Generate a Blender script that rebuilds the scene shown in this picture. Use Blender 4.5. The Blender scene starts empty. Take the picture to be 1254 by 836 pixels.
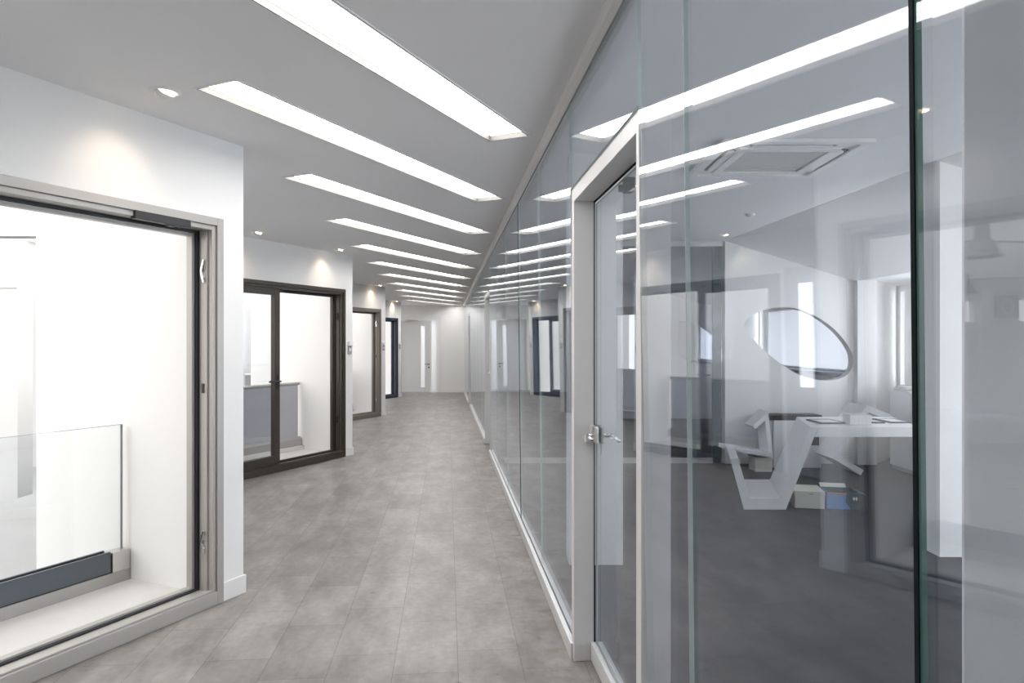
import bpy, bmesh, math, random
from mathutils import Vector, Matrix
from mathutils.geometry import tessellate_polygon
random.seed(7)
scene = bpy.context.scene
COL = scene.collection
rad = math.radians

# ------------------------------------------------------------------ materials
def new_mat(name):
    m = bpy.data.materials.new(name); m.use_nodes = True
    nt = m.node_tree
    for n in list(nt.nodes): nt.nodes.remove(n)
    out = nt.nodes.new('ShaderNodeOutputMaterial')
    return m, nt, out

def paint(name, col, rough=0.5, metal=0.0, spec=0.5, noise=0.0, nscale=8.0, bump=0.0, bscale=120.0):
    m, nt, out = new_mat(name)
    b = nt.nodes.new('ShaderNodeBsdfPrincipled')
    b.inputs['Base Color'].default_value = (*col, 1)
    b.inputs['Roughness'].default_value = rough
    b.inputs['Metallic'].default_value = metal
    b.inputs['Specular IOR Level'].default_value = spec
    tc = nt.nodes.new('ShaderNodeTexCoord')
    if noise > 0:
        nz = nt.nodes.new('ShaderNodeTexNoise'); nz.inputs['Scale'].default_value = nscale
        nz.inputs['Detail'].default_value = 5
        nt.links.new(tc.outputs['Object'], nz.inputs['Vector'])
        mx = nt.nodes.new('ShaderNodeMix'); mx.data_type = 'RGBA'
        mx.inputs['A'].default_value = (*[c * (1 - noise) for c in col], 1)
        mx.inputs['B'].default_value = (*[min(1, c * (1 + noise)) for c in col], 1)
        nt.links.new(nz.outputs['Fac'], mx.inputs['Factor'])
        nt.links.new(mx.outputs['Result'], b.inputs['Base Color'])
    if bump > 0:
        nb = nt.nodes.new('ShaderNodeTexNoise'); nb.inputs['Scale'].default_value = bscale
        nt.links.new(tc.outputs['Object'], nb.inputs['Vector'])
        bp = nt.nodes.new('ShaderNodeBump'); bp.inputs['Strength'].default_value = bump
        bp.inputs['Distance'].default_value = 0.002
        nt.links.new(nb.outputs['Fac'], bp.inputs['Height'])
        nt.links.new(bp.outputs['Normal'], b.inputs['Normal'])
    nt.links.new(b.outputs['BSDF'], out.inputs['Surface'])
    return m

def emit(name, col, strength):
    m, nt, out = new_mat(name)
    e = nt.nodes.new('ShaderNodeEmission')
    e.inputs['Color'].default_value = (*col, 1); e.inputs['Strength'].default_value = strength
    nt.links.new(e.outputs['Emission'], out.inputs['Surface'])
    return m

def glass(name, tint, ior=1.5, refl=1.0):
    """clear sheet glass: Fresnel mix of straight-through transmission and mirror reflection, the same on both faces"""
    m, nt, out = new_mat(name)
    tr = nt.nodes.new('ShaderNodeBsdfTransparent'); tr.inputs['Color'].default_value = (*tint, 1)
    gl = nt.nodes.new('ShaderNodeBsdfGlossy'); gl.inputs['Roughness'].default_value = 0.0
    gl.inputs['Color'].default_value = (0.965 * refl, 0.98 * refl, 1.0 * refl, 1)
    geo = nt.nodes.new('ShaderNodeNewGeometry')
    mr = nt.nodes.new('ShaderNodeMapRange')
    mr.inputs['To Min'].default_value = ior; mr.inputs['To Max'].default_value = 1.0 / ior
    nt.links.new(geo.outputs['Backfacing'], mr.inputs['Value'])
    fr = nt.nodes.new('ShaderNodeFresnel'); nt.links.new(mr.outputs['Result'], fr.inputs['IOR'])
    mx = nt.nodes.new('ShaderNodeMixShader')
    nt.links.new(fr.outputs['Fac'], mx.inputs['Fac'])
    nt.links.new(tr.outputs['BSDF'], mx.inputs[1]); nt.links.new(gl.outputs['BSDF'], mx.inputs[2])
    nt.links.new(mx.outputs['Shader'], out.inputs['Surface'])
    return m

def frosted(name, col, trans=0.6):
    m, nt, out = new_mat(name)
    d = nt.nodes.new('ShaderNodeBsdfDiffuse'); d.inputs['Color'].default_value = (*col, 1)
    t = nt.nodes.new('ShaderNodeBsdfTranslucent'); t.inputs['Color'].default_value = (*col, 1)
    mx = nt.nodes.new('ShaderNodeMixShader'); mx.inputs['Fac'].default_value = trans
    nt.links.new(d.outputs['BSDF'], mx.inputs[1]); nt.links.new(t.outputs['BSDF'], mx.inputs[2])
    nt.links.new(mx.outputs['Shader'], out.inputs['Surface'])
    return m

SLOPE = 0.0972                                   # the corridor runs 5.55 degrees left of the lens axis
PHI = math.atan(SLOPE)

def floor_mat(name='concrete_look_vinyl_tiles', tint=(0.45, 0.418, 0.39), ang=0.0, spec=0.45):
    m, nt, out = new_mat(name)
    L = nt.links.new
    b = nt.nodes.new('ShaderNodeBsdfPrincipled')
    tc = nt.nodes.new('ShaderNodeTexCoord')
    mp = nt.nodes.new('ShaderNodeMapping'); mp.inputs['Rotation'].default_value = (0, 0, -(math.pi / 2 + PHI - 0.004 + ang))
    mp.inputs['Location'].default_value = (0.21, 0.055, 0)
    L(tc.outputs['Object'], mp.inputs['Vector'])
    br = nt.nodes.new('ShaderNodeTexBrick')
    br.offset = 0.36; br.offset_frequency = 2; br.squash = 1
    br.inputs['Scale'].default_value = 1.0
    br.inputs['Brick Width'].default_value = 0.66; br.inputs['Row Height'].default_value = 0.327
    br.inputs['Mortar Size'].default_value = 0.0022; br.inputs['Mortar Smooth'].default_value = 0.3
    br.inputs['Color1'].default_value = (0.455, 0.455, 0.46, 1); br.inputs['Color2'].default_value = (0.57, 0.567, 0.56, 1)
    br.inputs['Mortar'].default_value = (0.30, 0.30, 0.30, 1)
    L(mp.outputs['Vector'], br.inputs['Vector'])
    n1 = nt.nodes.new('ShaderNodeTexNoise'); n1.inputs['Scale'].default_value = 2.3; n1.inputs['Detail'].default_value = 8
    n1.inputs['Roughness'].default_value = 0.62
    st = nt.nodes.new('ShaderNodeMapping'); st.inputs['Scale'].default_value = (0.9, 2.0, 1)
    L(mp.outputs['Vector'], st.inputs['Vector']); L(st.outputs['Vector'], n1.inputs['Vector'])
    n2 = nt.nodes.new('ShaderNodeTexNoise'); n2.inputs['Scale'].default_value = 22; n2.inputs['Detail'].default_value = 6
    L(mp.outputs['Vector'], n2.inputs['Vector'])
    r1 = nt.nodes.new('ShaderNodeMapRange'); r1.inputs['From Min'].default_value = 0.3; r1.inputs['From Max'].default_value = 0.7
    r1.inputs['To Min'].default_value = 0.60; r1.inputs['To Max'].default_value = 1.30
    L(n1.outputs['Fac'], r1.inputs['Value'])
    r2 = nt.nodes.new('ShaderNodeMapRange'); r2.inputs['To Min'].default_value = 0.76; r2.inputs['To Max'].default_value = 1.24
    L(n2.outputs['Fac'], r2.inputs['Value'])
    m1 = nt.nodes.new('ShaderNodeMath'); m1.operation = 'MULTIPLY'; L(r1.outputs['Result'], m1.inputs[0]); L(r2.outputs['Result'], m1.inputs[1])
    # small scuffs and specks
    v = nt.nodes.new('ShaderNodeTexNoise'); v.inputs['Scale'].default_value = 9.0; v.inputs['Detail'].default_value = 3
    v.inputs['Distortion'].default_value = 0.4
    L(tc.outputs['Object'], v.inputs['Vector'])
    r3 = nt.nodes.new('ShaderNodeMapRange'); r3.inputs['From Min'].default_value = 0.70; r3.inputs['From Max'].default_value = 0.76
    r3.inputs['To Min'].default_value = 1.0; r3.inputs['To Max'].default_value = 0.55
    L(v.outputs['Fac'], r3.inputs['Value'])
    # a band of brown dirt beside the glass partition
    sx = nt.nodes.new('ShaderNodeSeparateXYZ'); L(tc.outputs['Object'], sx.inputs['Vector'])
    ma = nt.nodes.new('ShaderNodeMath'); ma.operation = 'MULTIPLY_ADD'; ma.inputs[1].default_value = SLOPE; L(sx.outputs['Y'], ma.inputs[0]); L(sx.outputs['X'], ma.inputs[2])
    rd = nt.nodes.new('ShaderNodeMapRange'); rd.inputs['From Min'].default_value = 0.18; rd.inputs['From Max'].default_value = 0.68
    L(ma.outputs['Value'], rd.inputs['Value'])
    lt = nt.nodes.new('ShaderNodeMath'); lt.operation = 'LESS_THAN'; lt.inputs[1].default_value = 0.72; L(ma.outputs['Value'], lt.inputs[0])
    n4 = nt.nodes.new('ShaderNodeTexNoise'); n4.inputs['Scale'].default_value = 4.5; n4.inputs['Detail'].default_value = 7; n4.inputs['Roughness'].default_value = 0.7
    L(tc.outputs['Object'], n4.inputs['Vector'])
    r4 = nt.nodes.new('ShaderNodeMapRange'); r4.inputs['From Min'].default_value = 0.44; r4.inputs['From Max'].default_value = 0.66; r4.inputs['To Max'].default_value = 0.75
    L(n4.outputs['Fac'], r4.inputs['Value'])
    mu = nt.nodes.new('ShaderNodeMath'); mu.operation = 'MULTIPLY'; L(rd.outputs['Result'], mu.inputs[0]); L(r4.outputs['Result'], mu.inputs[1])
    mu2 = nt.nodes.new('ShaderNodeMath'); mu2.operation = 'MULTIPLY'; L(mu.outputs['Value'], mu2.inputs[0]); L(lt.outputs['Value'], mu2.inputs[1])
    # dark trodden smudges inside the same band
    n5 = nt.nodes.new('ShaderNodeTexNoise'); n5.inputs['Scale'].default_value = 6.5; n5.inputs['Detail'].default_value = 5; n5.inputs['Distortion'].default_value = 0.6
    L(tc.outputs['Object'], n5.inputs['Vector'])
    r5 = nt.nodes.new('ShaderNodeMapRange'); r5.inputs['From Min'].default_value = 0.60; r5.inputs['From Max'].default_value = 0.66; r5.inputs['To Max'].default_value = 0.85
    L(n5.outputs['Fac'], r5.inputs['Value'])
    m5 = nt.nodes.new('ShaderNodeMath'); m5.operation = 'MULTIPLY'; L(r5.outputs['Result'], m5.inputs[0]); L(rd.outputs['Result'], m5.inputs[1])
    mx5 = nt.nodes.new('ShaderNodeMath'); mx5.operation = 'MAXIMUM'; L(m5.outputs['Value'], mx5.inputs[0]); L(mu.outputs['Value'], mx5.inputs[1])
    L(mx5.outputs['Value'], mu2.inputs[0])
    m2 = nt.nodes.new('ShaderNodeMath'); m2.operation = 'MULTIPLY'; L(m1.outputs['Value'], m2.inputs[0]); L(r3.outputs['Result'], m2.inputs[1])
    base = nt.nodes.new('ShaderNodeMix'); base.data_type = 'RGBA'; base.blend_type = 'MULTIPLY'; base.inputs['Factor'].default_value = 1
    L(br.outputs['Color'], base.inputs['A'])
    cmb = nt.nodes.new('ShaderNodeCombineColor'); 
    for i in range(3): L(m2.outputs['Value'], cmb.inputs[i])
    L(cmb.outputs['Color'], base.inputs['B'])
    tintn = nt.nodes.new('ShaderNodeMix'); tintn.data_type = 'RGBA'; tintn.blend_type = 'MULTIPLY'; tintn.inputs['Factor'].default_value = 1
    tintn.inputs['B'].default_value = (*tint, 1)
    L(base.outputs['Result'], tintn.inputs['A'])
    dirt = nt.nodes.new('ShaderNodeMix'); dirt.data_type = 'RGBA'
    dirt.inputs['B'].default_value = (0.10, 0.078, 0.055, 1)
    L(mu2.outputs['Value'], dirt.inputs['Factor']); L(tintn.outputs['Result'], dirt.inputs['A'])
    L(dirt.outputs['Result'], b.inputs['Base Color'])
    rr = nt.nodes.new('ShaderNodeMapRange'); rr.inputs['To Min'].default_value = 0.36; rr.inputs['To Max'].default_value = 0.5
    L(n1.outputs['Fac'], rr.inputs['Value']); L(rr.outputs['Result'], b.inputs['Roughness'])
    b.inputs['Specular IOR Level'].default_value = spec
    bp = nt.nodes.new('ShaderNodeBump'); bp.inputs['Strength'].default_value = 0.15; bp.inputs['Distance'].default_value = 0.002
    L(br.outputs['Fac'], bp.inputs['Height']); bp.invert = True
    L(bp.outputs['Normal'], b.inputs['Normal'])
    L(b.outputs['BSDF'], out.inputs['Surface'])
    return m

M = dict(
    wall=paint('white_wall_paint', (0.85, 0.842, 0.83), 0.6, spec=0.25, noise=0.015, nscale=2, bump=0.06, bscale=180),
    ceil=paint('matt_ceiling_paint', (0.89, 0.89, 0.90), 0.8, spec=0.1, noise=0.02, nscale=1.2),
    room_ceil=paint('grey_room_ceiling_paint', (0.84, 0.845, 0.86), 0.8, spec=0.1),
    ext=paint('white_masonry_paint', (0.60, 0.60, 0.60), 0.7, spec=0.2, noise=0.015, nscale=2.5),
    slab=paint('white_screed', (0.60, 0.59, 0.57), 0.7, spec=0.2, noise=0.07, nscale=5),
    skirt=paint('white_gloss_paint', (0.82, 0.81, 0.80), 0.35),
    floor=floor_mat(),
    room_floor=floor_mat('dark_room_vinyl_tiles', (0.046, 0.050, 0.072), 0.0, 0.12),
    joint=paint('clear_silicone', (0.42, 0.47, 0.47), 0.3),
    alu=paint('light_aluminium', (0.43, 0.41, 0.388), 0.42, 0.35),
    alu_trim=paint('satin_aluminium', (0.68, 0.675, 0.67), 0.38, 0.3),
    door_frame=paint('warm_grey_coated_metal', (0.62, 0.61, 0.605), 0.45, 0.1),
    bronze=paint('dark_bronze_metal', (0.060, 0.050, 0.042), 0.38, 0.25),
    taupe=paint('taupe_metal', (0.24, 0.215, 0.19), 0.42, 0.25),
    navy=paint('dark_blue_grey_metal', (0.035, 0.045, 0.072), 0.4, 0.2),
    gasket=paint('black_rubber', (0.012, 0.012, 0.014), 0.6),
    black=paint('black_plastic', (0.02, 0.02, 0.022), 0.4),
    dkgrey=paint('dark_grey_plastic', (0.085, 0.085, 0.09), 0.45),
    shoe=paint('blue_grey_channel', (0.10, 0.115, 0.13), 0.35, 0.5),
    curb=paint('grey_metal_curb', (0.36, 0.345, 0.33), 0.5, 0.2),
    chrome=paint('polished_chrome', (0.80, 0.80, 0.81), 0.12, 1.0),
    steel=paint('brushed_steel', (0.62, 0.60, 0.57), 0.3, 0.9),
    white=paint('white_plastic', (0.80, 0.80, 0.79), 0.4),
    white_lac=paint('white_lacquer', (0.80, 0.80, 0.80), 0.4),
    grey_panel=paint('grey_panel', (0.40, 0.40, 0.43), 0.5),
    doorleaf=paint('pale_grey_door_paint', (0.68, 0.68, 0.68), 0.45),
    seal=paint('dark_silicone', (0.006, 0.010, 0.012), 0.7, spec=0.1),
    edge=paint('pale_green_glass_edge', (0.44, 0.53, 0.52), 0.25),
    edge_green=paint('green_glass_edge', (0.11, 0.27, 0.225), 0.3),
    edge_dark=paint('dark_glass_edge', (0.20, 0.22, 0.24), 0.3),
    grey_dark_post=paint('dark_teal_post', (0.06, 0.09, 0.10), 0.35),
    glass=glass('clear_partition_glass', (0.928, 0.951, 0.984)),
    wglass=glass('window_glass', (0.95, 0.96, 0.97)),
    bal_glass=glass('balustrade_glass', (0.955, 0.965, 0.97)),
    frost=frosted('frosted_window_film', (0.85, 0.86, 0.88), 0.7),
    blindglass=frosted('white_blind_film', (0.62, 0.635, 0.66), 0.6),
    rglass=glass('daylight_tint_window_glass', (0.965, 0.985, 1.0)),  # slight blue in the glass stands in for bluer daylight
    sill=paint('blue_grey_sill', (0.16, 0.19, 0.26), 0.4),
    lamp=emit('lamp_diffuser', (1.0, 0.98, 0.965), 4.6),
    bulb=emit('halogen_bulb', (1.0, 0.80, 0.55), 14.0),
    cream=paint('cream_lamp_trim', (0.11, 0.105, 0.094), 0.5),
    recess=paint('brown_grey_recess', (0.03, 0.027, 0.022), 0.7),
    card=paint('white_cardboard', (0.66, 0.645, 0.58), 0.75, noise=0.06, nscale=6),
    blue=paint('blue_printed_card', (0.09, 0.23, 0.52), 0.5),
    teal=paint('dark_teal_card', (0.035, 0.085, 0.095), 0.5),
    orange=paint('orange_card', (0.50, 0.19, 0.10), 0.6),
    paper=paint('paper', (0.78, 0.78, 0.78), 0.7),
    ac=paint('air_conditioner_plastic', (0.88, 0.88, 0.87), 0.45),
    grille=paint('air_conditioner_grille', (0.60, 0.60, 0.58), 0.55, bump=0.2, bscale=90),
    wood=paint('raw_timber', (0.50, 0.34, 0.19), 0.7, noise=0.15, nscale=9),
    plaque=paint('dark_grey_plaque', (0.10, 0.10, 0.11), 0.5),
    atr_floor=paint('dark_concrete', (0.34, 0.34, 0.34), 0.7, noise=0.1, nscale=2),
    spun=paint('spun_aluminium', (0.16, 0.16, 0.165), 0.25, 0.9),
    blind=paint('grey_roller_blind', (0.50, 0.51, 0.53), 0.8),
)

# ------------------------------------------------------------------ mesh helpers
class MB:
    def __init__(self): self.v = []; self.f = []; self.mi = []
    def add(self, vs, fs, mi=0):
        b = len(self.v); self.v += [tuple(p) for p in vs]
        for q in fs: self.f.append([b + i for i in q]); self.mi.append(mi)
        return self
    def box(self, x0, x1, y0, y1, z0, z1, mi=0):
        x0, x1 = sorted((x0, x1)); y0, y1 = sorted((y0, y1)); z0, z1 = sorted((z0, z1))
        vs = [(x0, y0, z0), (x1, y0, z0), (x1, y1, z0), (x0, y1, z0), (x0, y0, z1), (x1, y0, z1), (x1, y1, z1), (x0, y1, z1)]
        return self.add(vs, [(0, 3, 2, 1), (4, 5, 6, 7), (0, 1, 5, 4), (1, 2, 6, 5), (2, 3, 7, 6), (3, 0, 4, 7)], mi)
    def prism(self, poly, z0, z1, mi=0):
        n = len(poly)
        vs = [(x, y, z0) for x, y in poly] + [(x, y, z1) for x, y in poly]
        fs = [tuple(reversed(range(n))), tuple(range(n, 2 * n))] + [(i, (i + 1) % n, n + (i + 1) % n, n + i) for i in range(n)]
        return self.add(vs, fs, mi)
    def prism_xz(self, poly, y0, y1, mi=0):
        n = len(poly)
        vs = [(x, y0, z) for x, z in poly] + [(x, y1, z) for x, z in poly]
        fs = [tuple(range(n)), tuple(reversed(range(n, 2 * n)))] + [((i + 1) % n, i, n + i, n + (i + 1) % n) for i in range(n)]
        return self.add(vs, fs, mi)
    def prism_yz(self, poly, x0, x1, mi=0):
        n = len(poly)
        vs = [(x0, y, z) for y, z in poly] + [(x1, y, z) for y, z in poly]
        fs = [tuple(reversed(range(n))), tuple(range(n, 2 * n))] + [(i, (i + 1) % n, n + (i + 1) % n, n + i) for i in range(n)]
        return self.add(vs, fs, mi)
    def ring(self, x0, x1, z0, z1, w, y0, y1, wb=None, mi=0):
        """rectangular frame in the xz plane"""
        wb = w if wb is None else wb
        self.box(x0, x0 + w, y0, y1, z0, z1, mi); self.box(x1 - w, x1, y0, y1, z0, z1, mi)
        self.box(x0 + w, x1 - w, y0, y1, z1 - w, z1, mi)
        if wb > 0: self.box(x0 + w, x1 - w, y0, y1, z0, z0 + wb, mi)
        return self
    def lathe(self, prof, c=(0, 0, 0), seg=24, mi=0, mat=None):
        b = len(self.v); n = len(prof)
        for i in range(seg):
            a = 2 * math.pi * i / seg
            for r, z in prof:
                p = Vector((r * math.cos(a), r * math.sin(a), z))
                if mat is not None: p = mat @ p
                self.v.append((c[0] + p.x, c[1] + p.y, c[2] + p.z))
        for i in range(seg):
            j = (i + 1) % seg
            for k in range(n - 1):
                self.f.append([b + i * n + k, b + j * n + k, b + j * n + k + 1, b + i * n + k + 1]); self.mi.append(mi)
        return self
    def tube(self, pts, r, seg=10, mi=0):
        pts = [Vector(p) for p in pts]; b = len(self.v); n = len(pts)
        for i, p in enumerate(pts):
            t = (pts[min(i + 1, n - 1)] - pts[max(i - 1, 0)]).normalized()
            up = Vector((0, 0, 1)) if abs(t.z) < 0.95 else Vector((1, 0, 0))
            a = t.cross(up).normalized(); c = t.cross(a).normalized()
            for k in range(seg):
                an = 2 * math.pi * k / seg
                self.v.append(tuple(p + a * (r * math.cos(an)) + c * (r * math.sin(an))))
        for i in range(n - 1):
            for k in range(seg):
                k2 = (k + 1) % seg
                self.f.append([b + i * seg + k, b + i * seg + k2, b + (i + 1) * seg + k2, b + (i + 1) * seg + k]); self.mi.append(mi)
        self.f.append([b + k for k in range(seg)]); self.mi.append(mi)
        self.f.append([b + (n - 1) * seg + k for k in reversed(range(seg))]); self.mi.append(mi)
        return self
    def build(self, name, mats, parent=None, bevel=0.0, smooth=False, loc=None, rz=None):
        me = bpy.data.meshes.new(name); me.from_pydata(self.v, [], self.f)
        if not isinstance(mats, (list, tuple)): mats = [mats]
        for m in mats: me.materials.append(m)
        for p, i in zip(me.polygons, self.mi): p.material_index = i
        bm = bmesh.new(); bm.from_mesh(me); bmesh.ops.recalc_face_normals(bm, faces=bm.faces); bm.to_mesh(me); bm.free()
        if smooth:
            for p in me.polygons: p.use_smooth = True
        o = bpy.data.objects.new(name, me); COL.objects.link(o)
        if parent is not None: o.parent = parent
        if loc is not None: o.location = loc
        if rz is not None: o.rotation_euler = (0, 0, rz)
        if bevel > 0:
            md = o.modifiers.new('bevel', 'BEVEL'); md.width = bevel; md.segments = 2; md.limit_method = 'ANGLE'; md.angle_limit = rad(40)
        return o

def empty(name, loc=(0, 0, 0), rz=0.0):
    o = bpy.data.objects.new(name, None); o.empty_display_size = 0.1
    COL.objects.link(o); o.location = loc; o.rotation_euler = (0, 0, rz); return o
def tag(o, label, cat, group=None, kind=None):
    o['label'] = label; o['category'] = cat
    if group: o['group'] = group
    if kind: o['kind'] = kind
    return o
def struct(o, label=None, cat=None):
    o['kind'] = 'structure'
    if label: o['label'] = label
    if cat: o['category'] = cat
    return o

# ------------------------------------------------------------------ layout (metres; floor z = 0, +y down the corridor)
H = 2.96                         # corridor ceiling
HR = 3.07                        # ceiling of the glazed rooms
ANG = rad(25)
U = Vector((math.sin(ANG), math.cos(ANG))); N = Vector((-U.y, U.x))
RZ = rad(65)                     # local x = U, local y = N (outdoors)
CORN = [Vector((-1.20, -1.12)), Vector((-1.784, 4.62)), Vector((-2.375, 10.36)), Vector((-2.93, 16.1)), Vector((-3.46, 21.7))]
T2, T3, FIN = 2.75, 3.6, 1.72    # window's far jamb, end of the wall, length of the fin outside
YEND = 23.7
PX = 0.674                       # partition: x = PX - SLOPE*y at eye height
def wpt(k, t, s): return CORN[k] - U * t + N * s
def part_pt(d, l):               # partition coordinates: d into the rooms, l along
    c, s = math.cos(PHI), math.sin(PHI)
    return (PX + d * c - l * s, d * s + l * c)
def lean(z): return -0.0105 * (z - 1.65)   # the sheets lean a little into the corridor at the top

# ---- floor and ceilings
struct(MB().prism([(-5.6, -3.2), (7.0, -3.2), (7.0, 26), (-5.6, 26)], -0.20, -0.1).build('floor_base', M['atr_floor']))
fl = MB()
poly = [part_pt(0.115, -3.2), part_pt(0.115, 24.1), (-5.5, 24.0)]
for k in (4, 3, 2, 1, 0):
    if k < 4: pass
    a = wpt(k, 0.1, 1.6 if k < 4 else 1.6); poly += [tuple(a), tuple(wpt(k, 0.1, 0.06)), tuple(wpt(k, T3 + 0.05, 0.06))]
poly.append((-4.5, -3.2))
# keep the outline simple: skip the far bay's fin
fl.prism(poly, -0.1, 0.0)
struct(fl.build('floor', M['floor']), 'grey concrete-look tile floor of the corridor', 'floor')
struct(MB().prism([part_pt(0.115, -3.2), (7.0, -3.2), (7.0, 24.0), part_pt(0.115, 24.1)], -0.1, 0.0).build('floor_room', M['room_floor']), 'darker tile floor of the glazed rooms', 'floor')

LIGHTS = []
for k in range(0, 12):
    LIGHTS.append(Vector((-1.62 - 0.18 * (k - 2), 3.566 + 1.905 * (k - 2))))
LL, LW = 3.11, 0.277
LU_ = Vector((math.sin(rad(24.6)), math.cos(rad(24.6)))); LN = Vector((LU_.y, -LU_.x))

def flat_with_holes(name, outline, holes, z0, z1, mat):
    """slab with straight-sided holes"""
    loops = [[Vector((p[0], p[1], 0)) for p in pts] for pts in [outline] + holes]
    tris = tessellate_polygon(loops)
    flat = [p for lp in loops for p in lp]; n = len(flat)
    vs = [(p.x, p.y, z0) for p in flat] + [(p.x, p.y, z1) for p in flat]
    fs = []
    for t in tris:
        p, q, r = [flat[i] for i in t]
        if abs((q - p).cross(r - p).z) < 1e-10: continue
        fs.append(tuple(t)); fs.append(tuple(n + i for i in reversed(t)))
    b = 0
    for lp in loops:
        m = len(lp)
        for i in range(m):
            j = (i + 1) % m; fs.append((b + i, b + j, n + b + j, n + b + i))
        b += m
    me = bpy.data.meshes.new(name); me.from_pydata(vs, [], fs); me.materials.append(mat)
    bm = bmesh.new(); bm.from_mesh(me); bmesh.ops.recalc_face_normals(bm, faces=bm.faces); bm.to_mesh(me); bm.free()
    o = bpy.data.objects.new(name, me); COL.objects.link(o); return o

outl = [part_pt(0.05, -3.0), part_pt(0.05, 23.9), (-5.3, 23.8)]
for k in (4, 3, 2, 1, 0):
    outl += [tuple(wpt(k, 0.1, FIN - 0.1)), tuple(wpt(k, 0.1, 0.08)), tuple(wpt(k, T3 + 0.06, 0.08))]
outl += [(-4.0, -3.0)]
holes = []
for p in LIGHTS:
    q = [p, p + LN * LW, p + LN * LW + LU_ * LL, p + LU_ * LL]
    holes.append([tuple(c) for c in q])
struct(flat_with_holes('ceiling', outl, holes, H, H + 0.09, M['ceil']), 'grey painted corridor ceiling with slots for the lights', 'ceiling')

# room ceiling: flat strip next to the partition, then a slope down to the outer wall
def kink(y): return 3.755 - 0.085 * y
mb = MB()
ys = [-3.0, 24.0]
a0, a1 = part_pt(0.02, -3.0), part_pt(0.02, 24.0)
mb.prism([a0, (kink(-3) - 0.012, -3.0), (kink(24) - 0.012, 24.0), a1], HR, HR + 0.08)
struct(mb.build('ceiling_room', M['room_ceil']), 'pale flat ceiling of the rooms behind the glass', 'ceiling')
mb = MB()
DX = 1.79; ZL = HR - 0.31 * DX
pr = []
for y in (-3.0, 24.0):
    k0 = kink(y)
    pr += [(k0, y, HR), (k0 + DX, y, ZL), (7.2, y, ZL), (7.2, y, ZL + 0.7), (k0, y, HR + 0.08)]
mb.add(pr, [(0, 1, 2, 3, 4), (9, 8, 7, 6, 5), (0, 5, 6, 1), (1, 6, 7, 2), (2, 7, 8, 3), (3, 8, 9, 4), (4, 9, 5, 0)])
struct(mb.build('ceiling_slope', M['ceil']), 'sloping ceiling of the rooms towards the outer wall', 'ceiling')

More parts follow.
